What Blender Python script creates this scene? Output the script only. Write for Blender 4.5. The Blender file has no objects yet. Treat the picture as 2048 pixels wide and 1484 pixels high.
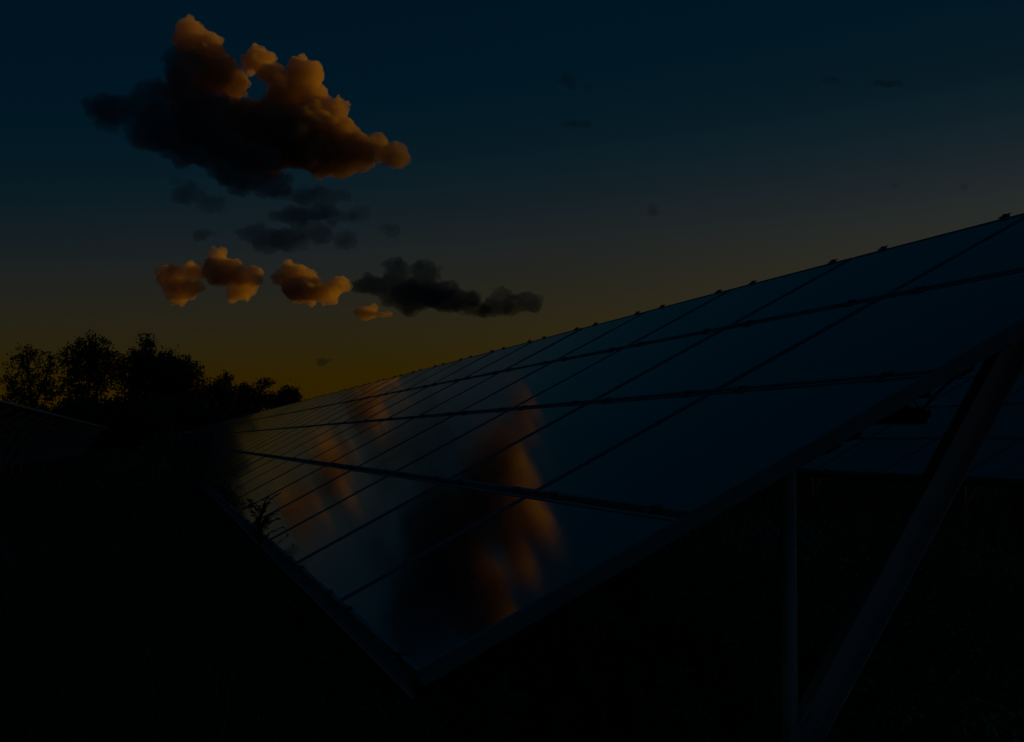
import bpy, bmesh, math, random
import numpy as np
from mathutils import Vector, Matrix, noise

random.seed(7)
RNG = np.random.default_rng(7)
R = math.radians
SC = bpy.context.scene
COL = SC.collection

# ------------------------------------------------------------------ camera
CAM_H = 0.95
F_PX, CX, CY = 2909.0, 1024.0, 742.0            # focal length in pixels of a 2048 px wide frame
PITCH = R(2.696)
cam_data = bpy.data.cameras.new('camera')
cam = bpy.data.objects.new('camera', cam_data)
COL.objects.link(cam)
cam.location = (0, 0, CAM_H)
cam.rotation_euler = (R(90) + PITCH, 0, 0)
cam_data.sensor_width = 36.0
cam_data.lens = 36.0 * F_PX / 2048.0
cam_data.clip_start = 0.05
cam_data.clip_end = 120000
SC.camera = cam

# ------------------------------------------------------------------ sky and sun (just after sunset)
SUN_AZ, SUN_EL = R(67), R(-1.0)
world = bpy.data.worlds.new('World')
SC.world = world
world.use_nodes = True
wn, wl = world.node_tree.nodes, world.node_tree.links
wn.clear()
w_out = wn.new('ShaderNodeOutputWorld')
w_bg = wn.new('ShaderNodeBackground')
w_tc = wn.new('ShaderNodeTexCoord')
w_sky = wn.new('ShaderNodeTexSky')
w_sky.sky_type = 'NISHITA'
w_sky.sun_disc = False
w_sky.sun_elevation = SUN_EL
w_sky.sun_rotation = SUN_AZ
w_sky.altitude = 100
w_sky.air_density = 1.0
w_sky.dust_density = 2.0
w_sky.ozone_density = 3.0


def lin(c):
    return tuple(((v / 255) / 12.92 if v / 255 <= 0.04045 else ((v / 255 + 0.055) / 1.055) ** 2.4) for v in c)


sep = wn.new('ShaderNodeSeparateXYZ')
wl.new(w_tc.outputs['Generated'], sep.inputs[0])


def wmath(op, a, b=None, clamp=False):
    n = wn.new('ShaderNodeMath')
    n.operation = op
    n.use_clamp = clamp
    for i, v in enumerate((a, b)):
        if v is None:
            continue
        if isinstance(v, (int, float)):
            n.inputs[i].default_value = v
        else:
            wl.new(v, n.inputs[i])
    return n.outputs[0]


# twilight arch: the warm band stands higher towards the set sun
dot = wmath('ADD', wmath('MULTIPLY', sep.outputs[0], math.sin(SUN_AZ)), wmath('MULTIPLY', sep.outputs[1], math.cos(SUN_AZ)))
lift = wmath('ADD', 1.21, wmath('MULTIPLY', dot, -0.62))
el = wmath('MULTIPLY', sep.outputs[2], lift)
glow = wmath('MULTIPLY', wmath('POWER', wmath('MAXIMUM', dot, 0.0), 3.0), wmath('SUBTRACT', 1.0, wmath('MULTIPLY', sep.outputs[2], 4.2), True))
gain = wmath('ADD', 1.0, wmath('MULTIPLY', glow, 4.8))
el_s = wmath('POWER', wmath('MAXIMUM', el, 0.0), 0.5)
ramp = wn.new('ShaderNodeValToRGB')
wl.new(el_s, ramp.inputs[0])
SKY = [(0.0, (52, 32, 0)), (1.0, (50, 33, 0)), (2.6, (47, 34, 0)), (4.0, (42, 35, 14)), (5.6, (37, 35, 25)), (7.4, (30, 34, 33)),
       (9.0, (20, 31, 36)), (11.0, (9, 28, 36)), (13.5, (1, 24, 35)), (17, (0, 22, 34)), (26, (0, 22, 35)), (42, (0, 22, 35))]
els = ramp.color_ramp.elements
for i, (deg, c) in enumerate(SKY):
    pos = math.sqrt(math.sin(R(deg)))
    e = els[i] if i < 2 else els.new(pos)
    e.position = pos
    e.color = (*lin(c), 1)
w_hs = wn.new('ShaderNodeHueSaturation')
w_hs.inputs['Saturation'].default_value = 1.3
w_hs.inputs['Value'].default_value = 0.05
wl.new(w_sky.outputs[0], w_hs.inputs['Color'])
w_mix = wn.new('ShaderNodeMix')
w_mix.data_type = 'RGBA'
w_mix.inputs['Factor'].default_value = 0.12
wl.new(ramp.outputs[0], w_mix.inputs['A'])
wl.new(w_hs.outputs[0], w_mix.inputs['B'])
wl.new(w_mix.outputs['Result'], w_bg.inputs['Color'])
wl.new(gain, w_bg.inputs['Strength'])
wl.new(w_bg.outputs[0], w_out.inputs[0])

sun_data = bpy.data.lights.new('sun', 'SUN')
sun_data.energy = 1.3
sun_data.color = (1.0, 0.61, 0.0)
sun_data.angle = R(0.5)
sun = bpy.data.objects.new('sun', sun_data)
COL.objects.link(sun)
SUN_POS = Vector((math.sin(SUN_AZ) * math.cos(SUN_EL), math.cos(SUN_AZ) * math.cos(SUN_EL), math.sin(SUN_EL)))
sun.rotation_euler = (-SUN_POS).to_track_quat('-Z', 'Y').to_euler()
sun.location = (40, 20, 30)

vs = SC.view_settings
vs.view_transform = 'Standard'
vs.look = 'None'
vs.exposure = 0.0
vs.gamma = 1.0
vs.use_curve_mapping = False
SC.cycles.volume_bounces = 3
SC.cycles.max_bounces = 10
SC.cycles.transparent_max_bounces = 24
SC.cycles.use_denoising = True

# ------------------------------------------------------------------ helpers


def tag(o, label=None, cat=None, group=None, kind=None):
    if label:
        o['label'] = label
    if cat:
        o['category'] = cat
    if group:
        o['group'] = group
    if kind:
        o['kind'] = kind
    return o


def link(name, data, parent=None, mat=None):
    o = bpy.data.objects.new(name, data)
    COL.objects.link(o)
    if parent is not None:
        o.parent = parent
    if mat is not None and data is not None and not data.materials:
        data.materials.append(mat)
    return o


def empty(name, loc, rz=0.0, sc=1.0):
    o = bpy.data.objects.new(name, None)
    COL.objects.link(o)
    o.location = loc
    o.rotation_euler = (0, 0, rz)
    o.scale = (sc, sc, sc)
    o.empty_display_size = 0.2
    return o


def mesh_np(name, verts, faces, mat=None, smooth=False):
    """verts (n,3) array, faces (m,k) array of equal-sized polygons"""
    me = bpy.data.meshes.new(name)
    verts = np.asarray(verts, dtype=np.float32)
    faces = np.asarray(faces, dtype=np.int32)
    k = faces.shape[1]
    me.vertices.add(len(verts))
    me.vertices.foreach_set('co', verts.ravel())
    me.loops.add(faces.size)
    me.loops.foreach_set('vertex_index', faces.ravel())
    me.polygons.add(len(faces))
    me.polygons.foreach_set('loop_start', np.arange(0, faces.size, k, dtype=np.int32))
    me.polygons.foreach_set('loop_total', np.full(len(faces), k, dtype=np.int32))
    if smooth:
        me.polygons.foreach_set('use_smooth', np.ones(len(faces), dtype=bool))
    me.update(calc_edges=True)
    me.validate()
    if mat:
        me.materials.append(mat)
    return me


def bm_mesh(name, bm, mat=None, smooth=False):
    me = bpy.data.meshes.new(name)
    bmesh.ops.recalc_face_normals(bm, faces=bm.faces)
    bm.to_mesh(me)
    bm.free()
    if smooth:
        for p in me.polygons:
            p.use_smooth = True
    if mat:
        me.materials.append(mat)
    return me


def bm_box(bm, lo, hi, bevel=0.0, M=None):
    r = bmesh.ops.create_cube(bm, size=1)
    vs_ = r['verts']
    lo, hi = Vector(lo), Vector(hi)
    for v in vs_:
        v.co = Vector([lo[i] + (v.co[i] + 0.5) * (hi[i] - lo[i]) for i in range(3)])
    if bevel:
        es = list({e for v in vs_ for e in v.link_edges})
        rb = bmesh.ops.bevel(bm, geom=es, offset=bevel, segments=1, affect='EDGES')
        vs_ = list({v for f in rb['faces'] for v in f.verts} | {v for v in vs_ if v.is_valid})
    if M is not None:
        for v in vs_:
            v.co = M @ v.co
    return vs_


def bm_tube(bm, pts, rad, seg=8, cap=True):
    pts = [Vector(p) for p in pts]
    rads = rad if isinstance(rad, (list, tuple)) else [rad] * len(pts)
    rings = []
    prev = None
    for i, p in enumerate(pts):
        d = (pts[min(i + 1, len(pts) - 1)] - pts[max(i - 1, 0)]).normalized()
        a = prev if prev is not None else (Vector((0, 0, 1)) if abs(d.z) < 0.9 else Vector((1, 0, 0)))
        a = (a - d * a.dot(d)).normalized()
        prev = a
        b = d.cross(a)
        rings.append([bm.verts.new(p + (a * math.cos(2 * math.pi * k / seg) + b * math.sin(2 * math.pi * k / seg)) * rads[i]) for k in range(seg)])
    for i in range(len(rings) - 1):
        for k in range(seg):
            bm.faces.new((rings[i][k], rings[i][(k + 1) % seg], rings[i + 1][(k + 1) % seg], rings[i + 1][k]))
    if cap:
        bm.faces.new(rings[0][::-1])
        bm.faces.new(rings[-1])


def bm_channel(bm, a, b, w, d, t, face):
    """C-channel from a to b: web w wide lying on the far side, two flanges d deep pointing along 'face'"""
    a, b = Vector(a), Vector(b)
    ax = (b - a).normalized()
    f = Vector(face)
    f = (f - ax * f.dot(ax)).normalized()
    s = ax.cross(f)
    prof = [(-w / 2, d), (-w / 2, 0), (w / 2, 0), (w / 2, d), (w / 2 - t, d), (w / 2 - t, t), (-w / 2 + t, t), (-w / 2 + t, d)]
    r0 = [bm.verts.new(a + s * x + f * y) for x, y in prof]
    r1 = [bm.verts.new(b + s * x + f * y) for x, y in prof]
    n = len(prof)
    for k in range(n):
        bm.faces.new((r0[k], r0[(k + 1) % n], r1[(k + 1) % n], r1[k]))
    for r in (r0, r1):
        bm.faces.new((r[0], r[1], r[6], r[7]))
        bm.faces.new((r[1], r[2], r[5], r[6]))
        bm.faces.new((r[2], r[3], r[4], r[5]))


def view_dir(px, py):
    x, y = (px - CX) / F_PX, -(py - CY) / F_PX
    c, s = math.cos(PITCH), math.sin(PITCH)
    return Vector((x, c - s * y, s + c * y))


def at(px, py, dist):
    """a place 'dist' metres ahead along the ground, seen in that direction"""
    return Vector((0, 0, CAM_H)) + view_dir(px, py) * dist


# ------------------------------------------------------------------ materials


def mat_new(name):
    m = bpy.data.materials.new(name)
    m.use_nodes = True
    nt = m.node_tree
    p = nt.nodes['Principled BSDF']
    return m, nt, p


def noise_ramp(nt, scale, stops, detail=6, coord='Object', rough=0.6):
    tc = nt.nodes.new('ShaderNodeTexCoord')
    n = nt.nodes.new('ShaderNodeTexNoise')
    n.inputs['Scale'].default_value = scale
    n.inputs['Detail'].default_value = detail
    n.inputs['Roughness'].default_value = rough
    nt.links.new(tc.outputs[coord], n.inputs['Vector'])
    r = nt.nodes.new('ShaderNodeValToRGB')
    for i, (pos, c) in enumerate(stops):
        e = r.color_ramp.elements[i] if i < 2 else r.color_ramp.elements.new(pos)
        e.position = pos
        e.color = (*c, 1) if len(c) == 3 else c
    nt.links.new(n.outputs['Fac'], r.inputs[0])
    return n, r


def simple(name, stops, scale, rough=0.7, metallic=0.0, bump=0.0, coord='Object'):
    m, nt, p = mat_new(name)
    n, r = noise_ramp(nt, scale, stops, coord=coord)
    nt.links.new(r.outputs[0], p.inputs['Base Color'])
    p.inputs['Roughness'].default_value = rough
    p.inputs['Metallic'].default_value = metallic
    if bump:
        b = nt.nodes.new('ShaderNodeBump')
        b.inputs['Strength'].default_value = bump
        b.inputs['Distance'].default_value = 0.02
        nt.links.new(n.outputs['Fac'], b.inputs['Height'])
        nt.links.new(b.outputs[0], p.inputs['Normal'])
    return m


def glass_material():
    m, nt, p = mat_new('thin_film_glass')
    n, r = noise_ramp(nt, 5.0, [(0.35, (0.006, 0.007, 0.012)), (0.75, (0.010, 0.011, 0.017))])
    nt.links.new(r.outputs[0], p.inputs['Base Color'])
    n2, r2 = noise_ramp(nt, 1.7, [(0.3, (0.055,) * 3), (0.7, (0.095,) * 3)], detail=8)
    nt.links.new(r2.outputs[0], p.inputs['Roughness'])
    p.inputs['IOR'].default_value = 1.5
    return m


M_GLASS = glass_material()
M_STEEL = simple('galvanised_steel', [(0.3, (0.58, 0.62, 0.66)), (0.7, (0.70, 0.74, 0.78))], 14, rough=0.5, metallic=0.1)
M_ALU = simple('weathered_aluminium', [(0.3, (0.34, 0.35, 0.37)), (0.7, (0.48, 0.49, 0.50))], 20, rough=0.45, metallic=0.5)
M_DARKRAIL = simple('dark_anodised_rail', [(0.3, (0.05, 0.052, 0.06)), (0.7, (0.09, 0.092, 0.10))], 12, rough=0.5, metallic=0.3)
M_FRAME = simple('dark_module_frame', [(0.3, (0.21, 0.22, 0.25)), (0.7, (0.29, 0.30, 0.33))], 7, rough=0.6, metallic=0.1)
M_BLACK = simple('black_plastic', [(0.3, (0.012, 0.012, 0.012)), (0.7, (0.02, 0.02, 0.02))], 9, rough=0.6)
M_BARK = simple('dark_bark', [(0.3, (0.03, 0.022, 0.016)), (0.7, (0.07, 0.055, 0.04))], 3, rough=0.9)
M_LEAF = simple('tree_foliage', [(0.3, (0.03, 0.05, 0.018)), (0.7, (0.07, 0.10, 0.035))], 0.5, rough=0.75)
M_SHRUB = simple('shrub_foliage', [(0.3, (0.035, 0.09, 0.04)), (0.7, (0.07, 0.15, 0.075))], 2.0, rough=0.7)
M_GRASS = simple('meadow_grass', [(0.32, (0.06, 0.045, 0.016)), (0.5, (0.12, 0.09, 0.035)), (0.68, (0.19, 0.14, 0.06))], 0.9, rough=0.8)
M_WEED = simple('weed_leaf', [(0.3, (0.16, 0.30, 0.14)), (0.7, (0.30, 0.46, 0.25))], 6.0, rough=0.6)
M_BUSH = simple('lane_bush_leaf', [(0.3, (0.08, 0.17, 0.08)), (0.7, (0.15, 0.27, 0.14))], 3.0, rough=0.7)
M_DRY = simple('dry_stalk', [(0.3, (0.26, 0.22, 0.15)), (0.7, (0.40, 0.35, 0.25))], 6.0, rough=0.8)
M_GROUND = simple('turf_soil', [(0.3, (0.018, 0.020, 0.009)), (0.5, (0.03, 0.036, 0.014)), (0.7, (0.045, 0.04, 0.022))], 1.3, rough=0.95, bump=0.5)

# ------------------------------------------------------------------ the solar field's own axes: x across the rows (up the tilt), y along them
YAW = R(13.812)
TILT = R(27.97)
ORG = Vector((-0.1768, 2.7397, 0))               # ground under the near lower corner of the main table
LOW = CAM_H - 0.4329                             # height of the lower glass edge
PW, PH = 1.22, 0.61                              # pitch of the modules
ROWDIR = Vector((-math.sin(YAW), math.cos(YAW), 0))
ACROSS = Vector((math.cos(YAW), math.sin(YAW), 0))


def field(x, y, z=0.0):
    return ORG + ACROSS * x + ROWDIR * y + Vector((0, 0, z))


def rise(x):                                     # the field climbs a little behind the main table
    t = min(max((x - 1.6) / 3.7, 0), 1)
    return 0.16 * t * t * (3 - 2 * t) + 0.02 * max(0, min(x - 5.3, 30))


def ground_z(wx, wy):
    d = Vector((wx, wy, 0)) - ORG
    x, y = d.dot(ACROSS), d.dot(ROWDIR)
    r_ = math.hypot(wx, wy)
    fade = max(0.0, 1 - r_ / 60)
    return rise(x) * max(0.0, min(1.0, 1.6 - r_ / 400)) + fade * 0.045 * (noise.noise(Vector((wx * 0.7, wy * 0.7, 3))) + 0.5 * noise.noise(Vector((wx * 2.1, wy * 2.1, 9))))


# ------------------------------------------------------------------ ground, one sheet out to the horizon
def build_ground():
    radii = [0.0]
    r_ = 0.35
    while r_ < 66000:
        radii.append(r_)
        r_ *= 1.06 if r_ < 60 else 1.35
    radii.append(73000.0)  # unseen outer ring, sized so the sheet shadows low clouds and cloud bottoms
    nseg = 144
    verts, faces = [(0, 0, ground_z(0, 0))], []
    for ra in radii[1:]:
        for k in range(nseg):
            a = 2 * math.pi * k / nseg
            x, y = ra * math.sin(a), ra * math.cos(a)
            verts.append((x, y, ground_z(x, y)))
    quads = []
    for i in range(len(radii) - 2):
        for k in range(nseg):
            a0 = 1 + i * nseg + k
            a1 = 1 + i * nseg + (k + 1) % nseg
            quads.append((a0, a0 + nseg, a1 + nseg, a1))
    me = bpy.data.meshes.new('ground')
    tris = [(0, 1 + k, 1 + (k + 1) % nseg) for k in range(nseg)]
    me.from_pydata(verts, [], tris + quads)
    me.update()
    for p in me.polygons:
        p.use_smooth = True
    bm = bmesh.new()
    bm.from_mesh(me)
    bmesh.ops.recalc_face_normals(bm, faces=bm.faces)
    if bm.faces[0].normal.z < 0:
        bmesh.ops.reverse_faces(bm, faces=bm.faces)
    bm.to_mesh(me)
    bm.free()
    o = link('ground', me, None, M_GROUND)
    tag(o, 'dark turf of the solar field running out to the horizon', kind='structure')


build_ground()

# ------------------------------------------------------------------ solar tables
ct, st = math.cos(TILT), math.sin(TILT)


def tp(v, n, u, low=LOW):
    """table coordinates: v up the slope, n out of the glass, u along the row -> local x, y, z"""
    return Vector((v * ct - n * st, u, low + v * st + n * ct))


TABLE_M = Matrix(((ct, 0, -st), (0, 1, 0), (st, 0, ct))).to_4x4()       # (v, u, n) -> local


MW, MH = 1.198, 0.594                            # module size


def module_mesh():
    bm = bmesh.new()
    bm_box(bm, (0.0075, -MW / 2 + 0.0075, -0.008), (MH - 0.0075, MW / 2 - 0.0075, -0.002))
    return bm_mesh('module', bm, M_GLASS)


def frame_mesh():
    """rim round the glass: top lip 10 mm wide, sides 32 mm deep"""
    bm = bmesh.new()
    L = 0.010

    def ring(x, y, z):
        return [bm.verts.new(p) for p in ((x, -MW / 2 + y, z), (MH - x, -MW / 2 + y, z), (MH - x, MW / 2 - y, z), (x, MW / 2 - y, z))]
    rings = [ring(L, L, -0.0019), ring(L, L, 0.0), ring(0.001, 0.001, 0.0), ring(0, 0, -0.001), ring(0, 0, -0.032), ring(0.003, 0.003, -0.032), ring(0.003, 0.003, -0.0085)]
    for a, b in zip(rings[:-1], rings[1:]):
        for k in range(4):
            bm.faces.new((a[k], a[(k + 1) % 4], b[(k + 1) % 4], b[k]))
    return bm_mesh('module_frame', bm, M_FRAME)


def clip_mesh():
    bm = bmesh.new()
    bm_box(bm, (-0.016, -0.017, 0.0005), (0.016, 0.017, 0.0038), bevel=0.001)
    bm_box(bm, (-0.0055, -0.02, -0.012), (0.0055, 0.02, 0.0003))
    bmesh.ops.create_cone(bm, cap_ends=True, segments=6, radius1=0.0055, radius2=0.0055, depth=0.004, matrix=Matrix.Translation((0, 0, 0.0059)))
    return bm_mesh('module_clip', bm, M_DARKRAIL)


ME_MODULE = module_mesh()
ME_FRAME = frame_mesh()
ME_CLIP = clip_mesh()


def place(o, v, u, n, low, jit=0.0):
    M = Matrix.Translation(tp(v, n, u, low)) @ TABLE_M
    if jit:
        M = M @ Matrix.Rotation(random.gauss(0, jit), 4, 'X') @ Matrix.Rotation(random.gauss(0, jit), 4, 'Y')
    o.matrix_local = M


def purlin_mesh(L):
    bm = bmesh.new()
    # hat-shaped rail lying under the glass: (v, u, n)
    bm_box(bm, (-0.030, 0, -0.0370), (0.030, L, -0.0340))
    bm_box(bm, (-0.030, 0, -0.070), (-0.027, L, -0.0372))
    bm_box(bm, (0.027, 0, -0.070), (0.030, L, -0.0372))
    return bm_mesh('purlin', bm, M_DARKRAIL)


def make_table(label, org_x, u_lo, ncols, base_z, n_single, clips_single, frames, col_shift=0.0):
    root = empty('solar_table', field(org_x, 0, base_z), YAW)
    tag(root, label, 'solar table', 'rows of tilted solar tables')
    L = ncols * PW
    cells = [(c, r_) for c in range(ncols) for r_ in range(4)]
    far_verts, far_faces, far_mats = [], [], []
    for i, (c, r_) in enumerate(cells):
        u = u_lo + (c + 0.5) * PW
        v = r_ * PH + (0 if r_ == 0 else 0.0085)
        if i < n_single:
            o = link('solar_panel', ME_MODULE, root)
            place(o, v, u, 0.0, LOW, 0.0011)
            link('frame', ME_FRAME, o)
        else:
            o = bpy.data.objects.new('tmp', ME_MODULE)
            place(o, v, u, 0.0, LOW, 0.0011)
            M = o.matrix_local.copy()
            for mm, src in ((0, ME_MODULE), (1, ME_FRAME)):
                b = len(far_verts)
                far_verts.extend(M @ vv.co for vv in src.vertices)
                far_faces.extend([tuple(b + k for k in p.vertices) for p in src.polygons])
                far_mats.extend([mm] * len(src.polygons))
            bpy.data.objects.remove(o)
    if far_verts:
        me = bpy.data.meshes.new('distant_panels')
        me.from_pydata([tuple(v) for v in far_verts], [], far_faces)
        me.update()
        o = link('distant_panels', me, root, M_GLASS)
        me.materials.append(M_FRAME)
        me.polygons.foreach_set('material_index', far_mats)
        o['kind'] = 'stuff'
    # purlins under every seam
    me_p = purlin_mesh(L - 0.22)
    for k in range(5):
        o = link('purlin', me_p, root)
        v = k * PH + (0.012 if k == 0 else (-0.012 if k == 4 else 0.0))
        o.matrix_local = Matrix.Translation(tp(v, 0, u_lo + 0.11, LOW)) @ TABLE_M
    # clips holding the glass, two a module on every seam
    far_bm = bmesh.new()
    cnt = 0
    for c in range(ncols):
        for du in (0.17, 0.83):
            for k in range(5):
                v = k * PH - (0.002 if k == 0 else 0) + (0.008 if k == 4 else 0)
                M = Matrix.Translation(tp(v, 0, u_lo + (c + du) * PW, LOW)) @ TABLE_M
                if cnt < clips_single:
                    o = link('module_clip', ME_CLIP, root)
                    o.matrix_local = M
                    cnt += 1
                elif c < 60:
                    bm_box(far_bm, (-0.015, -0.017, 0.0005), (0.015, 0.017, 0.006), M=M)
    if len(far_bm.verts):
        o = link('distant_clips', bm_mesh('distant_clips', far_bm, M_DARKRAIL), root)
        o['kind'] = 'stuff'
    else:
        far_bm.free()
    # support frames: rafter, post, raking strut
    for fu in frames:
        bm = bmesh.new()
        bm_channel(bm, tp(0.05, -0.098, fu), tp(2.39, -0.098, fu), 0.05, 0.03, 0.003, (0, -1, 0))
        link('rafter', bm_mesh('rafter', bm, M_STEEL), root)
        bm = bmesh.new()
        xp = 1.07
        top = LOW + xp / ct * st - 0.13
        bm_tube(bm, [(xp, fu, -0.3), (xp, fu, top)], 0.0205, seg=16)
        link('post', bm_mesh('post', bm, M_STEEL, smooth=True), root)
        bm = bmesh.new()
        bm_channel(bm, STRUT_A + Vector((0, fu - 0.7, 0)), STRUT_B + Vector((0, fu - 0.7, 0)), 0.080, 0.058, 0.005, (0, -1, 0))
        strut = link('strut', bm_mesh('strut', bm, M_STEEL), root)
        bm = bmesh.new()
        for tt in (0.12, 0.88):
            p = STRUT_A.lerp(STRUT_B, tt) + Vector((0, fu - 0.7 - 0.006, 0))
            bmesh.ops.create_cone(bm, cap_ends=True, segments=6, radius1=0.011, radius2=0.011, depth=0.014,
                                  matrix=Matrix.Translation(p) @ Matrix.Rotation(R(90), 4, 'X'))
        link('bolt', bm_mesh('bolt', bm, M_ALU), strut)
    return root


# the strut of the nearest frame, located in the frame's plane (row coordinate 0.70) from two sight lines
def on_plane(px, py, u):
    d = view_dir(px, py)
    o = Vector((0, 0, CAM_H)) - ORG
    t = (u - o.dot(ROWDIR)) / d.dot(ROWDIR)
    P = o + d * t
    return Vector((P.dot(ACROSS), u, P.z))


STRUT_A = on_plane(1552, 1552, 0.735)
_b = on_plane(2040, 648, 0.735)
_dir = _b - STRUT_A
# carry it on until it meets the rafter's underside
tt = 1.0
while True:
    q = STRUT_A + _dir * tt
    if q.z >= LOW + q.x / ct * st - 0.125 or tt > 2:
        break
    tt += 0.005
STRUT_B = STRUT_A + _dir * tt

main = make_table('long dark glass solar table sloping across the foreground, sky mirrored in it', 0.0, 0.0, 98, 0.0, 300, 150,
                  [0.70 + 3.05 * k for k in range(38)])
left = make_table('solar table at left seen from behind, only its upper edge catching light', -5.34, 17.0, 56, 0.0, 300, 0,
                  [18.0 + 3.05 * k for k in range(22)])
right = make_table('solar table glimpsed behind the slanting strut, under the foreground table', 5.34, -7.6, 26, 0.16, 300, 0,
                   [-6.5 + 3.05 * k for k in range(10)], 0.3)

# bright rail along the upper edge of the left table, seen from behind
bm = bmesh.new()
bm_box(bm, (4 * PH - 0.006, 17.0, -0.060), (4 * PH + 0.012, 17.0 + 56 * PW, -0.0335), bevel=0.002)
bm_box(bm, (4 * PH - 0.002, 17.0, -0.020), (4 * PH + 0.004, 17.0 + 56 * PW, 0.003), bevel=0.001)
o = link('upper_rail', bm_mesh('upper_rail', bm, M_ALU), left)
o.matrix_local = Matrix.Translation(tp(0, 0, 0, LOW)) @ TABLE_M
# cover strip closing the near end of the main table
bm = bmesh.new()
bm_box(bm, (-0.001, 0.0, -0.033), (4 * PH - 0.004, 0.0035, -0.0008), bevel=0.0006)
o = link('end_strip', bm_mesh('end_strip', bm, M_FRAME), main)
o.matrix_local = Matrix.Translation(tp(0, 0, 0.0065, LOW)) @ TABLE_M
# separate pale strip standing for the lower purlin's light-catching edge
bm = bmesh.new()
bm_box(bm, (-0.0215, 0.09, -0.060), (-0.0195, 98 * PW - 0.1, -0.0375))
bm_box(bm, (-0.026, 0.09, -0.0625), (-0.0193, 98 * PW - 0.1, -0.0602))
o = link('lower_lip', bm_mesh('lower_lip', bm, M_ALU), main)
o.matrix_local = Matrix.Translation(tp(0, 0, 0, LOW)) @ TABLE_M


# connector box and cables slung under the near panels
def under(px, py, u):
    return on_plane(px, py, u)


bxc = under(1800, 832, 0.32)
bm = bmesh.new()
bm_box(bm, (-0.060, -0.025, -0.019), (0.060, 0.025, 0.013), bevel=0.006)
bm_box(bm, (-0.052, -0.020, 0.0134), (0.052, 0.020, 0.019), bevel=0.003)
bm_tube(bm, [(-0.058, 0, -0.008), (-0.085, 0, -0.013)], 0.009, seg=8)
bm_tube(bm, [(0.058, 0, 0.004), (0.074, 0, 0.006)], 0.009, seg=8)
jb = link('junction_box', bm_mesh('junction_box', bm, M_BLACK), main)
jb.location = bxc


def cable(pts, rad=0.0032):
    # smooth the polyline a little
    P = [Vector(p) for p in pts]
    for _ in range(2):
        Q = [P[0]]
        for a, b in zip(P[:-1], P[1:]):
            Q += [a.lerp(b, 0.25), a.lerp(b, 0.75)]
        P = Q + [P[-1]]
    bm = bmesh.new()
    bm_tube(bm, P, rad, seg=6)
    link('cable', bm_mesh('cable', bm, M_BLACK, smooth=True), main)


cable([under(1842, 826, 0.32), under(1862, 798, 0.31), under(1900, 762, 0.28), under(1950, 722, 0.2), under(2020, 688, 0.1)])
cable([under(1800, 818, 0.32), under(1806, 803, 0.3), under(1828, 800, 0.3), under(1838, 816, 0.32)], 0.002)
cable([under(1756, 838, 0.32), under(1725, 858, 0.3), under(1680, 885, 0.28), under(1630, 915, 0.26), under(1560, 955, 0.24), under(1480, 1000, 0.2)])
for (px, py) in ((1662, 892), (1704, 868), (1930, 738)):
    bm = bmesh.new()
    bm_box(bm, (-0.02, -0.012, -0.010), (0.02, 0.012, 0.012), bevel=0.003)
    o = link('cable_clip', bm_mesh('cable_clip', bm, M_BLACK), main)
    o.location = under(px, py, 0.27)
    o.rotation_euler = (0, -TILT, 0)

# ------------------------------------------------------------------ grass


def strips(base, height, lean_dir, lean, width, face, seg=3):
    """vectorised tapered blades: arrays of n"""
    n = len(base)
    t = np.linspace(0, 1, seg + 1)
    V = np.zeros((n, (seg + 1) * 2, 3), dtype=np.float32)
    for i, ti in enumerate(t):
        cx = base[:, 0] + np.cos(lean_dir) * lean * height * ti ** 2
        cy = base[:, 1] + np.sin(lean_dir) * lean * height * ti ** 2
        cz = base[:, 2] + height * (ti - 0.25 * lean * ti ** 2)
        w = width * (1 - ti * 0.92) * 0.5
        V[:, 2 * i, 0] = cx - np.cos(face) * w
        V[:, 2 * i, 1] = cy - np.sin(face) * w
        V[:, 2 * i, 2] = cz
        V[:, 2 * i + 1, 0] = cx + np.cos(face) * w
        V[:, 2 * i + 1, 1] = cy + np.sin(face) * w
        V[:, 2 * i + 1, 2] = cz
    k = (seg + 1) * 2
    fa = np.array([[2 * i, 2 * i + 1, 2 * i + 3, 2 * i + 2] for i in range(seg)], dtype=np.int32)
    Fq = (np.arange(n, dtype=np.int32)[:, None, None] * k + fa[None]).reshape(-1, 4)
    return V.reshape(-1, 3), Fq


def scatter(n, d0, d1, a0=-22, a1=22, power=1.0):
    u = RNG.random(n)
    d = (d0 ** power + u * (d1 ** power - d0 ** power)) ** (1 / power)
    a = np.radians(RNG.uniform(a0, a1, n))
    x, y = d * np.sin(a), d * np.cos(a)
    return x, y, d


def ground_arr(x, y):
    return np.array([ground_z(float(a), float(b)) for a, b in zip(x, y)])


def fieldx(x, y):
    return (x - ORG.x) * ACROSS.x + (y - ORG.y) * ACROSS.y


def fieldy(x, y):
    return (x - ORG.x) * ROWDIR.x + (y - ORG.y) * ROWDIR.y


def max_height(x, y):
    """keep blades clear of the glass above them"""
    fx, fy = fieldx(x, y), fieldy(x, y)
    under_t = (fx > -0.25) & (fx < 2.35) & (fy > -0.25)
    lim = np.where(under_t, LOW + np.clip(fx, 0, None) * math.tan(TILT) - 0.22, 9.0)
    return np.maximum(lim, 0.05)


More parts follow.
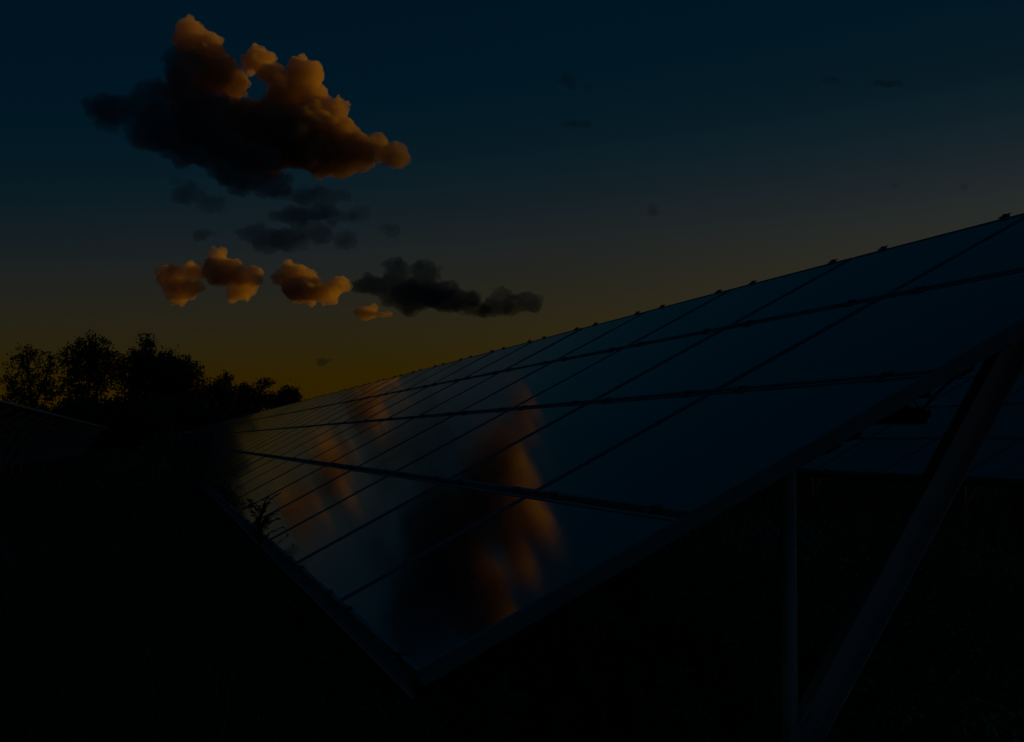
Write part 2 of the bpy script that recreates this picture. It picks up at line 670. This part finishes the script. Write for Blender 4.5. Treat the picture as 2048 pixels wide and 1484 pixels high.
def build_grass():
    allV, allF, off = [], [], 0
    for (n, d0, d1, h0, h1, w0, w1, pw) in ((52000, 2.0, 9.0, 0.10, 0.34, 0.004, 0.008, 1.2), (26000, 8.0, 26.0, 0.14, 0.38, 0.008, 0.016, 1.1),
                                           (16000, 22.0, 90.0, 0.2, 0.5, 0.03, 0.06, 1.0)):
        x, y, d = scatter(n, d0, d1, power=pw)
        # clump them
        cl = np.array([noise.noise(Vector((float(a) * 1.6, float(b) * 1.6, 0))) for a, b in zip(x, y)])
        keep = RNG.random(n) < np.clip(0.62 + cl * 0.8, 0.12, 1)
        x, y, cl = x[keep], y[keep], cl[keep]
        h = RNG.uniform(h0, h1, len(x)) * (0.8 + 0.5 * np.clip(cl + 0.3, 0, 1))
        h = np.minimum(h, max_height(x, y))
        base = np.stack([x, y, ground_arr(x, y) - 0.01], 1)
        V, Fq = strips(base, h, RNG.uniform(0, 2 * math.pi, len(x)), RNG.uniform(0.1, 0.9, len(x)), RNG.uniform(w0, w1, len(x)), RNG.uniform(-0.9, 0.9, len(x)))
        allV.append(V)
        allF.append(Fq + off)
        off += len(V)
    o = link('grass', mesh_np('grass', np.concatenate(allV), np.concatenate(allF), M_GRASS), None)
    tag(o, 'dark rough meadow grass covering the ground between the tables', 'grass', kind='stuff')
    # thin dry stalks standing out of it
    x, y, d = scatter(1500, 2.2, 12, power=1.3)
    h = np.minimum(RNG.uniform(0.25, 0.55, len(x)), max_height(x, y))
    base = np.stack([x, y, ground_arr(x, y) - 0.01], 1)
    V, Fq = strips(base, h, RNG.uniform(0, 6.3, len(x)), RNG.uniform(0.1, 0.6, len(x)), RNG.uniform(0.0025, 0.004, len(x)), RNG.uniform(-0.6, 0.6, len(x)))
    o = link('dry_stalks', mesh_np('dry_stalks', V, Fq, M_DRY), None)
    tag(o, 'thin dry grass stalks sprinkled through the meadow', 'grass', kind='stuff')


build_grass()


def leaf_geo(p, d, L, W, up=Vector((0, 0, 1)), fold=0.22, droop=0.45):
    """narrow pointed leaf, folded along its midrib and arching over; returns verts, tris"""
    d = d.normalized()
    s = d.cross(up)
    s = s.normalized() if s.length > 1e-4 else Vector((1, 0, 0))
    n = s.cross(d)

    def mid(t):
        return p + d * L * t - Vector((0, 0, 1)) * L * droop * t * t
    a, b, tip = mid(0.3), mid(0.66), mid(1.0)
    return ([p, a + s * W * 0.46 + n * W * fold, a, a - s * W * 0.46 + n * W * fold,
             b + s * W * 0.38 + n * W * fold, b, b - s * W * 0.38 + n * W * fold, tip],
            [(0, 1, 2), (0, 2, 3), (1, 4, 5), (1, 5, 2), (2, 5, 6), (2, 6, 3), (4, 7, 5), (5, 7, 6)])


def build_weed_cover():
    """low broad-leaved growth, too many plants to count"""
    V, Fc = [], []
    x, y, d = scatter(13000, 2.3, 12.5, -21, 21, power=1.25)
    for px, py in zip(x, y):
        fx, fy = fieldx(px, py), fieldy(px, py)
        g = noise.noise(Vector((px * 1.3 + 7, py * 1.3, 4))) + 0.6 * noise.noise(Vector((px * 3.7, py * 3.7, 11)))
        dens = 1.0 if fx > 0.1 else 0.03
        if random.random() > dens * min(1.0, max(0.10, 0.32 + 1.9 * g)):
            continue
        zz = ground_z(px, py)
        H = min(random.uniform(0.05, 0.26) * (1.0 + 0.5 * max(0, g)), float(max_height(np.array([px]), np.array([py]))[0]))
        ld = random.uniform(0, 6.28)
        kind = random.random()
        nl = random.randint(6, 12)
        base_L = random.uniform(0.03, 0.05) if kind < 0.5 else random.uniform(0.05, 0.10)
        ratio = random.uniform(0.28, 0.45) if kind < 0.5 else random.uniform(0.10, 0.18)
        for i in range(nl):
            t = (i + 1) / nl
            a = i * 2.4 + ld
            p = Vector((px + math.cos(ld) * 0.25 * H * t, py + math.sin(ld) * 0.25 * H * t, zz + H * t))
            dd = Vector((math.cos(a), math.sin(a), random.uniform(0.2, 1.5)))
            L = base_L * random.uniform(0.6, 1.1)
            vs_, fs = leaf_geo(p, dd, L, L * ratio)
            b = len(V)
            V.extend(tuple(q) for q in vs_)
            Fc.extend([tuple(b + k for k in f) for f in fs])
    o = link('weed_cover', mesh_np('weed_cover', np.array(V), np.array(Fc), M_WEED), None)
    tag(o, 'low leafy weeds mixed through the grass under the tables', 'weeds', kind='stuff')


build_weed_cover()


def weed(name, label, pos, H, nleaf, L, W, lean=(0.1, 0.1), branches=3, group=None, mat=None, leaf_up=(0.2, 0.9), spread=None):
    root = empty(name, pos)
    tag(root, label, 'weed', group)
    bm = bmesh.new()
    tips = []
    top = Vector((lean[0] * H, lean[1] * H, H))
    ctrl = Vector((0, 0, H * 0.6))

    def stem_pt(t):
        return ctrl * (2 * t * (1 - t)) + top * (t * t)
    bm_tube(bm, [stem_pt(t / 6) for t in range(7)], [0.005 * (1 - 0.11 * t) * min(1, H * 2) for t in range(7)], seg=5)
    lines = [stem_pt]
    for b in range(branches):
        t0 = random.uniform(0.3, 0.8) if spread is None else random.uniform(0.72, 0.97)
        a = b * 2.4 + random.random()
        p0 = stem_pt(t0)
        p1 = p0 + Vector((math.cos(a), math.sin(a), random.uniform(0.7, 1.4) if spread is None else random.uniform(0.1, 1.3))).normalized() * H * (random.uniform(0.22, 0.4) if spread is None else random.uniform(0.5, 1.0) * spread)
        bm_tube(bm, [p0, p0.lerp(p1, 0.5) + Vector((0, 0, 0.01)), p1], [0.003, 0.0022, 0.0014], seg=5)
        lines.append(lambda t, p0=p0, p1=p1: p0.lerp(p1, t))
    link('stem', bm_mesh('stem', bm, M_SHRUB, smooth=True), root)
    for i in range(nleaf):
        f = lines[0] if (i % 2 == 0 or len(lines) == 1) else lines[1 + (i // 2) % (len(lines) - 1)]
        t = (0.25 if spread is None or f is not lines[0] else 0.7) + (0.75 if spread is None or f is not lines[0] else 0.3) * ((i * 0.618) % 1)
        a = i * 2.4
        vs_, fs = leaf_geo(f(t), Vector((math.cos(a), math.sin(a), random.uniform(*leaf_up))), L * random.uniform(0.7, 1.15), W * random.uniform(0.8, 1.2))
        me = bpy.data.meshes.new('leaf')
        me.from_pydata([tuple(q) for q in vs_], [], fs)
        me.update()
        link('leaf', me, root, mat or M_WEED)
    return root


def ground_at(px, py):
    """the ground point seen at a pixel"""
    d = view_dir(px, py)
    t = CAM_H / max(1e-3, -d.z)
    P = Vector((0, 0, CAM_H)) + d * t
    P.z = ground_z(P.x, P.y)
    return P


def at_row(px, u):
    """ground point on a sight column at row coordinate u"""
    d = view_dir(px, 900)
    o = Vector((0, 0, CAM_H)) - ORG
    t = (u - o.dot(ROWDIR)) / d.dot(ROWDIR)
    P = Vector((0, 0, CAM_H)) + d * t
    P.z = ground_z(P.x, P.y)
    return P


# the weed that pokes up in front of the lower glass edge
P = field(-0.06, 3.62)
P.z = ground_z(P.x, P.y)
weed('tall_weed', 'tall branching weed silhouetted against the glass above its lower edge', P, 0.68, 300, 0.027, 0.017, (0.05, 0.0), 24, mat=M_SHRUB, spread=0.19)
WEEDS = [
    (1462, 1500, 0.62, 26, 0.085, 0.022, 'slender upright weed with narrow leaves left of the vertical post'),
    (1180, 1500, 0.50, 30, 0.06, 0.026, 'single tall stemmed weed under the middle of the sloping end rail'),
    (1010, 1560, 0.30, 26, 0.07, 0.035, 'broad leaved weed low in the grass right of the near corner'),
    (1330, 1560, 0.30, 34, 0.07, 0.035, 'bushy low weed at the bottom between corner and vertical post'),
    (1530, 1600, 0.42, 26, 0.06, 0.026, 'leafy weed crowding the foot of the vertical post'),
    (1650, 1600, 0.36, 22, 0.08, 0.04, 'broad leaved weed climbing over the foot of the slanting strut'),
    (1870, 1480, 0.42, 30, 0.07, 0.022, 'weed with long arching leaves right of the slanting strut'),
    (1940, 1640, 0.34, 26, 0.06, 0.03, 'bushy weed in the bottom right corner of the view'),
    (545, 1420, 0.34, 12, 0.09, 0.05, 'broad pale leaved weed left of the lower glass edge'),
    (480, 1480, 0.26, 18, 0.06, 0.03, 'small leafy weed in the open grass left of the near corner'),
]
for px, py, H, nl, L, W, lab in WEEDS:
    weed('meadow_weed', lab, ground_at(px, py), H, int(nl * 1.6), L, W, (random.uniform(-0.2, 0.2), random.uniform(-0.2, 0.2)), 3, mat=M_WEED if px > 900 else M_SHRUB)


# ------------------------------------------------------------------ shrubs and trees
def leaf_cloud(blobs, n_cl, per, size, cl_r, squash=0.8, shell=0.55):
    """leaf quads gathered in clumps spread through ellipsoids (centre, radii)"""
    vol = np.array([b[1][0] * b[1][1] * b[1][2] for b in blobs]) ** 0.75
    pick = RNG.choice(len(blobs), size=n_cl, p=vol / vol.sum())
    dirs = RNG.normal(size=(n_cl, 3))
    dirs /= np.linalg.norm(dirs, axis=1)[:, None]
    rad = shell + (1 - shell) * RNG.random(n_cl) ** 0.7
    rad *= np.where(RNG.random(n_cl) < 0.3, RNG.random(n_cl), 1) * np.where(RNG.random(n_cl) < 0.16, RNG.uniform(1.05, 1.3, n_cl), 1)
    cen = np.array([b[0] for b in blobs])[pick] + dirs * rad[:, None] * np.array([b[1] for b in blobs])[pick]
    scl = RNG.uniform(0.55, 1.25, n_cl) * cl_r
    off = RNG.normal(size=(n_cl, per, 3)) * np.array([1, 1, squash]) * 0.5
    P = (cen[:, None, :] + off * scl[:, None, None]).reshape(-1, 3)
    n = len(P)
    a = RNG.normal(size=(n, 3))
    a /= np.linalg.norm(a, axis=1)[:, None]
    b = np.cross(a, RNG.normal(size=(n, 3)))
    b /= np.linalg.norm(b, axis=1)[:, None]
    s = (RNG.uniform(0.6, 1.3, n) * size)[:, None]
    V = np.stack([P - a * s * 0.5, P + b * s * 0.26, P + a * s * 0.5, P - b * s * 0.26], 1).reshape(-1, 3)
    Fq = np.arange(4 * n, dtype=np.int32).reshape(-1, 4)
    return V, Fq, cen


def plant(name, label, cat, base, blobs, n_cl, per, size, cl_r, mat, group=None, trunk_r=0.2, forks=True, shell=0.55):
    """base: world point; blobs: [(world centre, radii)]"""
    root = empty(name, base)
    tag(root, label, cat, group)
    rel = [(np.array(Vector(c) - base), np.array(r_)) for c, r_ in blobs]
    V, Fq, cen = leaf_cloud(rel, n_cl, per, size, cl_r, shell=shell)
    V[:, 2] = np.maximum(V[:, 2], 0.02)
    link('crown' if cat == 'tree' else 'foliage', mesh_np('crown', V, Fq, mat), root)
    bm = bmesh.new()
    c0 = np.mean([b[0] for b in rel], axis=0)
    low = min(b[0][2] - b[1][2] for b in rel)
    fork = Vector((c0[0] * 0.4, c0[1] * 0.4, max(0.25, low * 0.9 + 0.3)))
    bm_tube(bm, [Vector((0, 0, -0.2)), fork * 0.5 + Vector((0.1 * trunk_r, 0, 0)), fork], [trunk_r * 1.25, trunk_r, trunk_r * 0.8], seg=8)
    for c, r_ in rel:
        c = Vector(c)
        mid = fork.lerp(c, 0.5) + Vector((random.uniform(-.1, .1), random.uniform(-.1, .1), 0.1)) * r_[2]
        tip = c + Vector((0, 0, r_[2] * 0.6))
        bm_tube(bm, [fork - Vector((0, 0, 0.1)), mid, c, tip], [trunk_r * 0.55, trunk_r * 0.4, trunk_r * 0.26, trunk_r * 0.08], seg=6)
        if forks:
            for k in range(7):
                a = random.uniform(0, 6.28)
                e = c + Vector((math.cos(a) * r_[0], math.sin(a) * r_[1], random.uniform(-0.5, 0.9) * r_[2])) * random.uniform(0.6, 0.95)
                s0 = mid.lerp(c, random.random())
                bm_tube(bm, [s0, s0.lerp(e, 0.5) + Vector((0, 0, 0.06 * r_[2])), e], [trunk_r * 0.18, trunk_r * 0.12, trunk_r * 0.04], seg=4, cap=False)
    link('trunk' if cat == 'tree' else 'stem', bm_mesh('trunk', bm, M_BARK, smooth=True), root)
    return root


def sight_blobs(lst, D, thick=0.8):
    out = []
    for (cx, cy, rx, ry) in lst:
        k = D / F_PX
        c = at(cx, cy, D) + Vector((0, random.uniform(-0.5, 0.5) * rx * k, 0))
        out.append((c, (rx * k, max(rx, ry) * k * thick, ry * k)))
    return out


TREES = [
    # label, distance, foot px, clumps, leaf size, clump radius, blobs
    ('airy open crowned tree at the far left of the treeline', 132, 62, 230, 0.25, 0.5,
     [(55, 742, 48, 48), (25, 775, 30, 36), (92, 768, 26, 34), (50, 708, 28, 20), (100, 728, 14, 26), (60, 795, 55, 25)]),
    ('broad dark tree second from the left in the treeline', 136, 170, 520, 0.26, 0.52,
     [(148, 728, 34, 40), (188, 697, 40, 26), (215, 735, 42, 45), (165, 780, 52, 40), (180, 735, 45, 40)]),
    ('tallest tree of the treeline with a narrow spire top', 128, 268, 330, 0.25, 0.48,
     [(292, 686, 12, 22), (270, 722, 24, 24), (302, 712, 18, 18), (258, 765, 30, 42), (284, 745, 26, 30)]),
    ('dense round topped tree right of the spire in the treeline', 130, 335, 760, 0.26, 0.56,
     [(330, 748, 60, 42), (372, 764, 38, 44), (318, 792, 68, 38), (350, 735, 42, 28)]),
    ('small ragged tree just right of the dense round one', 134, 432, 260, 0.25, 0.48,
     [(440, 782, 32, 26), (422, 802, 38, 34), (452, 758, 11, 12), (462, 800, 24, 24)]),
    ('wind combed low tree with two leaning tops', 138, 500, 270, 0.24, 0.46,
     [(500, 790, 30, 20), (530, 768, 20, 10), (486, 778, 15, 12), (482, 815, 36, 24), (525, 800, 26, 20)]),
    ('rightmost low round tree dipping behind the foreground table', 140, 566, 220, 0.24, 0.46,
     [(577, 785, 20, 14), (556, 806, 30, 20), (590, 800, 16, 16)]),
]
for lab, D, foot, n_cl, size, cl_r, blobs in TREES:
    base = at(foot, 900, D)
    base.z = 0
    plant('tree', lab, 'tree', base, sight_blobs(blobs, D), int(n_cl * 1.25), 15, size * 1.02, cl_r * 0.95, M_LEAF, 'trees along the far edge of the field', trunk_r=0.22)

HEDGE = [
    ('dark hedge shrub at the far left under the airy tree', 112, [(-10, 850, 60, 34), (60, 856, 60, 38)]),
    ('dark hedge shrub under the broad second tree', 116, [(140, 848, 55, 44), (195, 850, 45, 46)]),
    ('dark hedge shrub under the spire topped tree', 114, [(240, 846, 45, 46), (290, 848, 45, 46)]),
    ('dark hedge shrub under the dense round tree', 118, [(345, 846, 45, 46), (395, 850, 40, 40)]),
    ('dark hedge shrub at the right end beside the table end', 122, [(445, 852, 42, 34), (500, 852, 40, 24)]),
]
for lab, D, blobs in HEDGE:
    base = at(sum(b[0] for b in blobs) / len(blobs), 900, D)
    base.z = 0
    plant('hedge_shrub', lab, 'shrub', base, sight_blobs(blobs, D, 0.6), 900, 24, 0.36, 0.8, M_LEAF, 'hedge under the treeline', trunk_r=0.09, forks=False, shell=0.3)

BUSH = [
    ('bright green bush brushing the far lower edge of the table', 14.5, [(376, 940, 30, 40), (350, 968, 36, 50), (396, 905, 16, 30), (330, 990, 20, 40)]),
    ('rounded green bush second along the table edge, beyond the brighter one', 19.0, [(330, 920, 30, 34), (356, 892, 16, 26), (318, 950, 30, 40), (300, 905, 12, 22)]),
    ('low green bush farthest left in the lane beside the table', 16.0, [(284, 955, 30, 28), (258, 985, 34, 34), (240, 960, 14, 20)]),
]
for lab, D, blobs in BUSH:
    base = at(sum(b[0] for b in blobs) / len(blobs), 900, D)
    base.z = ground_z(base.x, base.y)
    plant('lane_bush', lab, 'bush', base, sight_blobs(blobs, D, 0.9), 330, 22, 0.045, 0.13, M_BUSH, 'bushes in the lane', trunk_r=0.012, shell=0.35)


# ------------------------------------------------------------------ clouds: closed bodies of droplets lit by the set sun, with light and shade also tinted in
def cloud_material(name, density, color, aniso=0.35):
    m = bpy.data.materials.new(name)
    m.use_nodes = True
    nt = m.node_tree
    nt.nodes.clear()
    out = nt.nodes.new('ShaderNodeOutputMaterial')
    v = nt.nodes.new('ShaderNodeVolumePrincipled')
    v.inputs['Color'].default_value = (*color, 1)
    v.inputs['Density'].default_value = density
    v.inputs['Anisotropy'].default_value = aniso
    nt.links.new(v.outputs[0], out.inputs['Volume'])
    return m


def sphere(bm, c, r_, sub=2):
    res = bmesh.ops.create_icosphere(bm, subdivisions=sub, radius=1.0)
    for v in res['verts']:
        v.co = Vector((c[0] + v.co.x * r_[0], c[1] + v.co.y * r_[1], c[2] + v.co.z * r_[2]))


def make_cloud(label, D, blobs, mat, puffs=10, puff=0.42, levels=2, voxel=2.2, rough=1.0, depth=0.8, group='clouds in the evening sky'):
    """blobs in sight angles (x, y, rx, ry); grows puffs over them and skins the lot"""
    k = D / F_PX
    rnd = random.Random(hash(label) & 0xffff if False else sum(ord(ch) for ch in label))
    centre = at(sum(b[0] for b in blobs) / len(blobs), sum(b[1] for b in blobs) / len(blobs), D)
    bm = bmesh.new()
    for (cx, cy, rx, ry) in blobs:
        c = at(cx, cy, D) - centre
        c += Vector((0, rnd.uniform(-0.4, 0.4) * rx * k, 0))
        r0 = Vector((rx * k, max(rx, ry) * depth * k, ry * k))
        sphere(bm, c, r0)
        gen = [(c, r0)]
        for lev in range(levels):
            nxt = []
            for (pc, pr) in gen:
                for _ in range(puffs if lev == 0 else 4):
                    d = Vector((rnd.gauss(0, 1), rnd.gauss(0, 1), rnd.gauss(0.15, 1))).normalized()
                    q = pc + Vector((d.x * pr.x, d.y * pr.y, d.z * pr.z)) * 0.88
                    s = (pr.x * pr.y * pr.z) ** (1 / 3) * puff * rnd.uniform(0.55, 1.15)
                    r1 = Vector((s * 1.08, s, s * 0.95))
                    sphere(bm, q, r1, 2 if lev == 0 else 1)
                    nxt.append((q, r1))
            gen = nxt
    me = bpy.data.meshes.new('cloud')
    bm.to_mesh(me)
    bm.free()
    o = bpy.data.objects.new('cloud', me)
    COL.objects.link(o)
    md = o.modifiers.new('skin', 'REMESH')
    md.mode = 'VOXEL'
    md.voxel_size = voxel * k
    for (ns, st_) in ((60, 24), (24, 19), (9, 9)):
        tx = bpy.data.textures.new('billow', 'CLOUDS')
        tx.noise_scale = ns * k * rough
        tx.noise_depth = 4
        dm = o.modifiers.new('billow', 'DISPLACE')
        dm.texture = tx
        dm.texture_coords = 'LOCAL'
        dm.strength = st_ * k * rough
        dm.mid_level = 0.5
    md = o.modifiers.new('skin', 'REMESH')
    md.mode = 'VOXEL'
    md.voxel_size = voxel * 0.8 * k
    dg = bpy.context.evaluated_depsgraph_get()
    dg.update()
    me2 = bpy.data.meshes.new_from_object(o.evaluated_get(dg))
    o.modifiers.clear()
    o.data = me2
    bpy.data.meshes.remove(me)
    me2.materials.clear()
    me2.materials.append(mat)
    o.location = centre
    tag(o, label, 'cloud', group)
    return o


V_LIT = cloud_material('sunset_tinted_cloud', 0.034, (0.95, 0.68, 0.5))  # warm evening light put into the droplet colour
V_FAR = cloud_material('distant_sunset_tinted_cloud', 0.014, (0.95, 0.68, 0.5))  # same sunset warmth tinted into the colour
V_DARK = cloud_material('shade_tinted_cloud', 0.05, (0.30, 0.28, 0.36))  # shade put into the colour: droplets darkened
V_WISP = cloud_material('thin_shade_tinted_cloud', 0.030, (0.35, 0.40, 0.45))  # colour darkened to stand for shade on thin cloud

make_cloud('large towering cloud with glowing orange tops in the upper left sky', 6000,
           [(378, 68, 30, 28), (400, 105, 46, 36), (432, 145, 50, 42), (385, 170, 56, 46), (460, 165, 40, 34), (508, 118, 32, 28), (545, 150, 30, 26), (608, 155, 40, 36), (622, 195, 32, 34),
            (575, 195, 50, 34), (560, 230, 66, 42), (490, 245, 60, 42), (600, 262, 80, 50), (678, 217, 22, 24), (665, 268, 60, 40), (722, 295, 46, 30), (785, 312, 30, 26), (755, 305, 30, 22),
            (520, 300, 95, 40), (630, 308, 85, 32), (430, 245, 80, 48), (690, 312, 60, 24)], V_LIT)
make_cloud('long dark cloud bank leaning against the left side of the glowing cloud', 1500,  # shaded left body of the glowing cloud, built as a separate dark cloud
           [(185, 212, 26, 20), (240, 222, 50, 34), (310, 210, 55, 55), (362, 150, 30, 50), (395, 215, 55, 42), (330, 265, 75, 45), (410, 290, 80, 48), (490, 335, 80, 46), (545, 365, 45, 28)], V_DARK, depth=0.7)
make_cloud('ragged dark cloud drifting below the large glowing cloud', 1800,
           [(500, 465, 36, 20), (560, 478, 60, 18), (625, 465, 46, 22), (690, 480, 26, 16), (600, 430, 70, 16)], V_WISP, rough=1.1, depth=0.6)
make_cloud('thin teal cloud scrap left of the ragged dark cloud', 1700,
           [(380, 385, 40, 18), (420, 410, 34, 16), (350, 365, 20, 10)], V_WISP, rough=1.1, depth=0.6)
make_cloud('faint veil of cloud between the glowing cloud and the ragged one', 1900,
           [(640, 395, 60, 22), (700, 430, 50, 22), (580, 385, 50, 16), (775, 460, 20, 11)], V_WISP, rough=1.2, depth=0.35)
make_cloud('flat grey cloud sliver left of the ragged dark cloud', 1800, [(415, 467, 30, 8)], V_WISP, puffs=5, depth=0.5)
make_cloud('low orange cloud puff at the left of the lower cloud line', 15000,
           [(340, 552, 30, 24), (375, 575, 36, 22), (390, 545, 30, 18), (365, 598, 24, 12)], V_FAR)
make_cloud('orange cloud with dark crest second along the lower cloud line', 15000,
           [(435, 510, 18, 16), (450, 540, 42, 26), (490, 560, 36, 26), (480, 585, 30, 18)], V_FAR)
make_cloud('orange cloud third along the lower cloud line', 15000,
           [(580, 550, 36, 24), (610, 575, 42, 26), (645, 585, 40, 24), (675, 570, 26, 20)], V_FAR)
make_cloud('small orange cloud tail under the dark end of the line', 15000, [(735, 622, 26, 9), (765, 628, 22, 8)], V_FAR, puffs=6)
make_cloud('navy blue shadowed cloud with two humps in the lower cloud line', 2200,
           [(795, 545, 32, 30), (850, 545, 28, 24), (750, 570, 45, 22), (840, 585, 75, 34), (900, 605, 55, 24), (955, 620, 30, 12)], V_DARK, depth=0.6)
make_cloud('navy cloud scrap at the right end of the lower cloud line', 2200,
           [(1000, 590, 24, 14), (1045, 608, 36, 22), (990, 612, 30, 14), (1070, 615, 14, 14)], V_DARK, depth=0.6)
make_cloud('faint dark wisp high in the right of the sky', 2000, [(1770, 165, 40, 11), (1660, 162, 22, 6)], V_WISP, puffs=6, depth=0.4)
make_cloud('faint dark wisp in the upper middle of the sky', 2000, [(1150, 250, 36, 10), (1130, 160, 22, 10), (1175, 175, 16, 8)], V_WISP, puffs=6, depth=0.4)
make_cloud('tiny dark cloud fleck above the middle of the table', 2000, [(1308, 415, 14, 11), (1318, 428, 10, 6)], V_WISP, puffs=6, depth=0.4)
make_cloud('tiny dark cloud fleck low above the table at far right', 2000, [(1922, 375, 13, 8), (1790, 372, 8, 5)], V_WISP, puffs=6, depth=0.4)
make_cloud('tiny dark cloud streak over the orange horizon', 2400, [(655, 721, 20, 3.5)], V_WISP, puffs=4, depth=0.5)
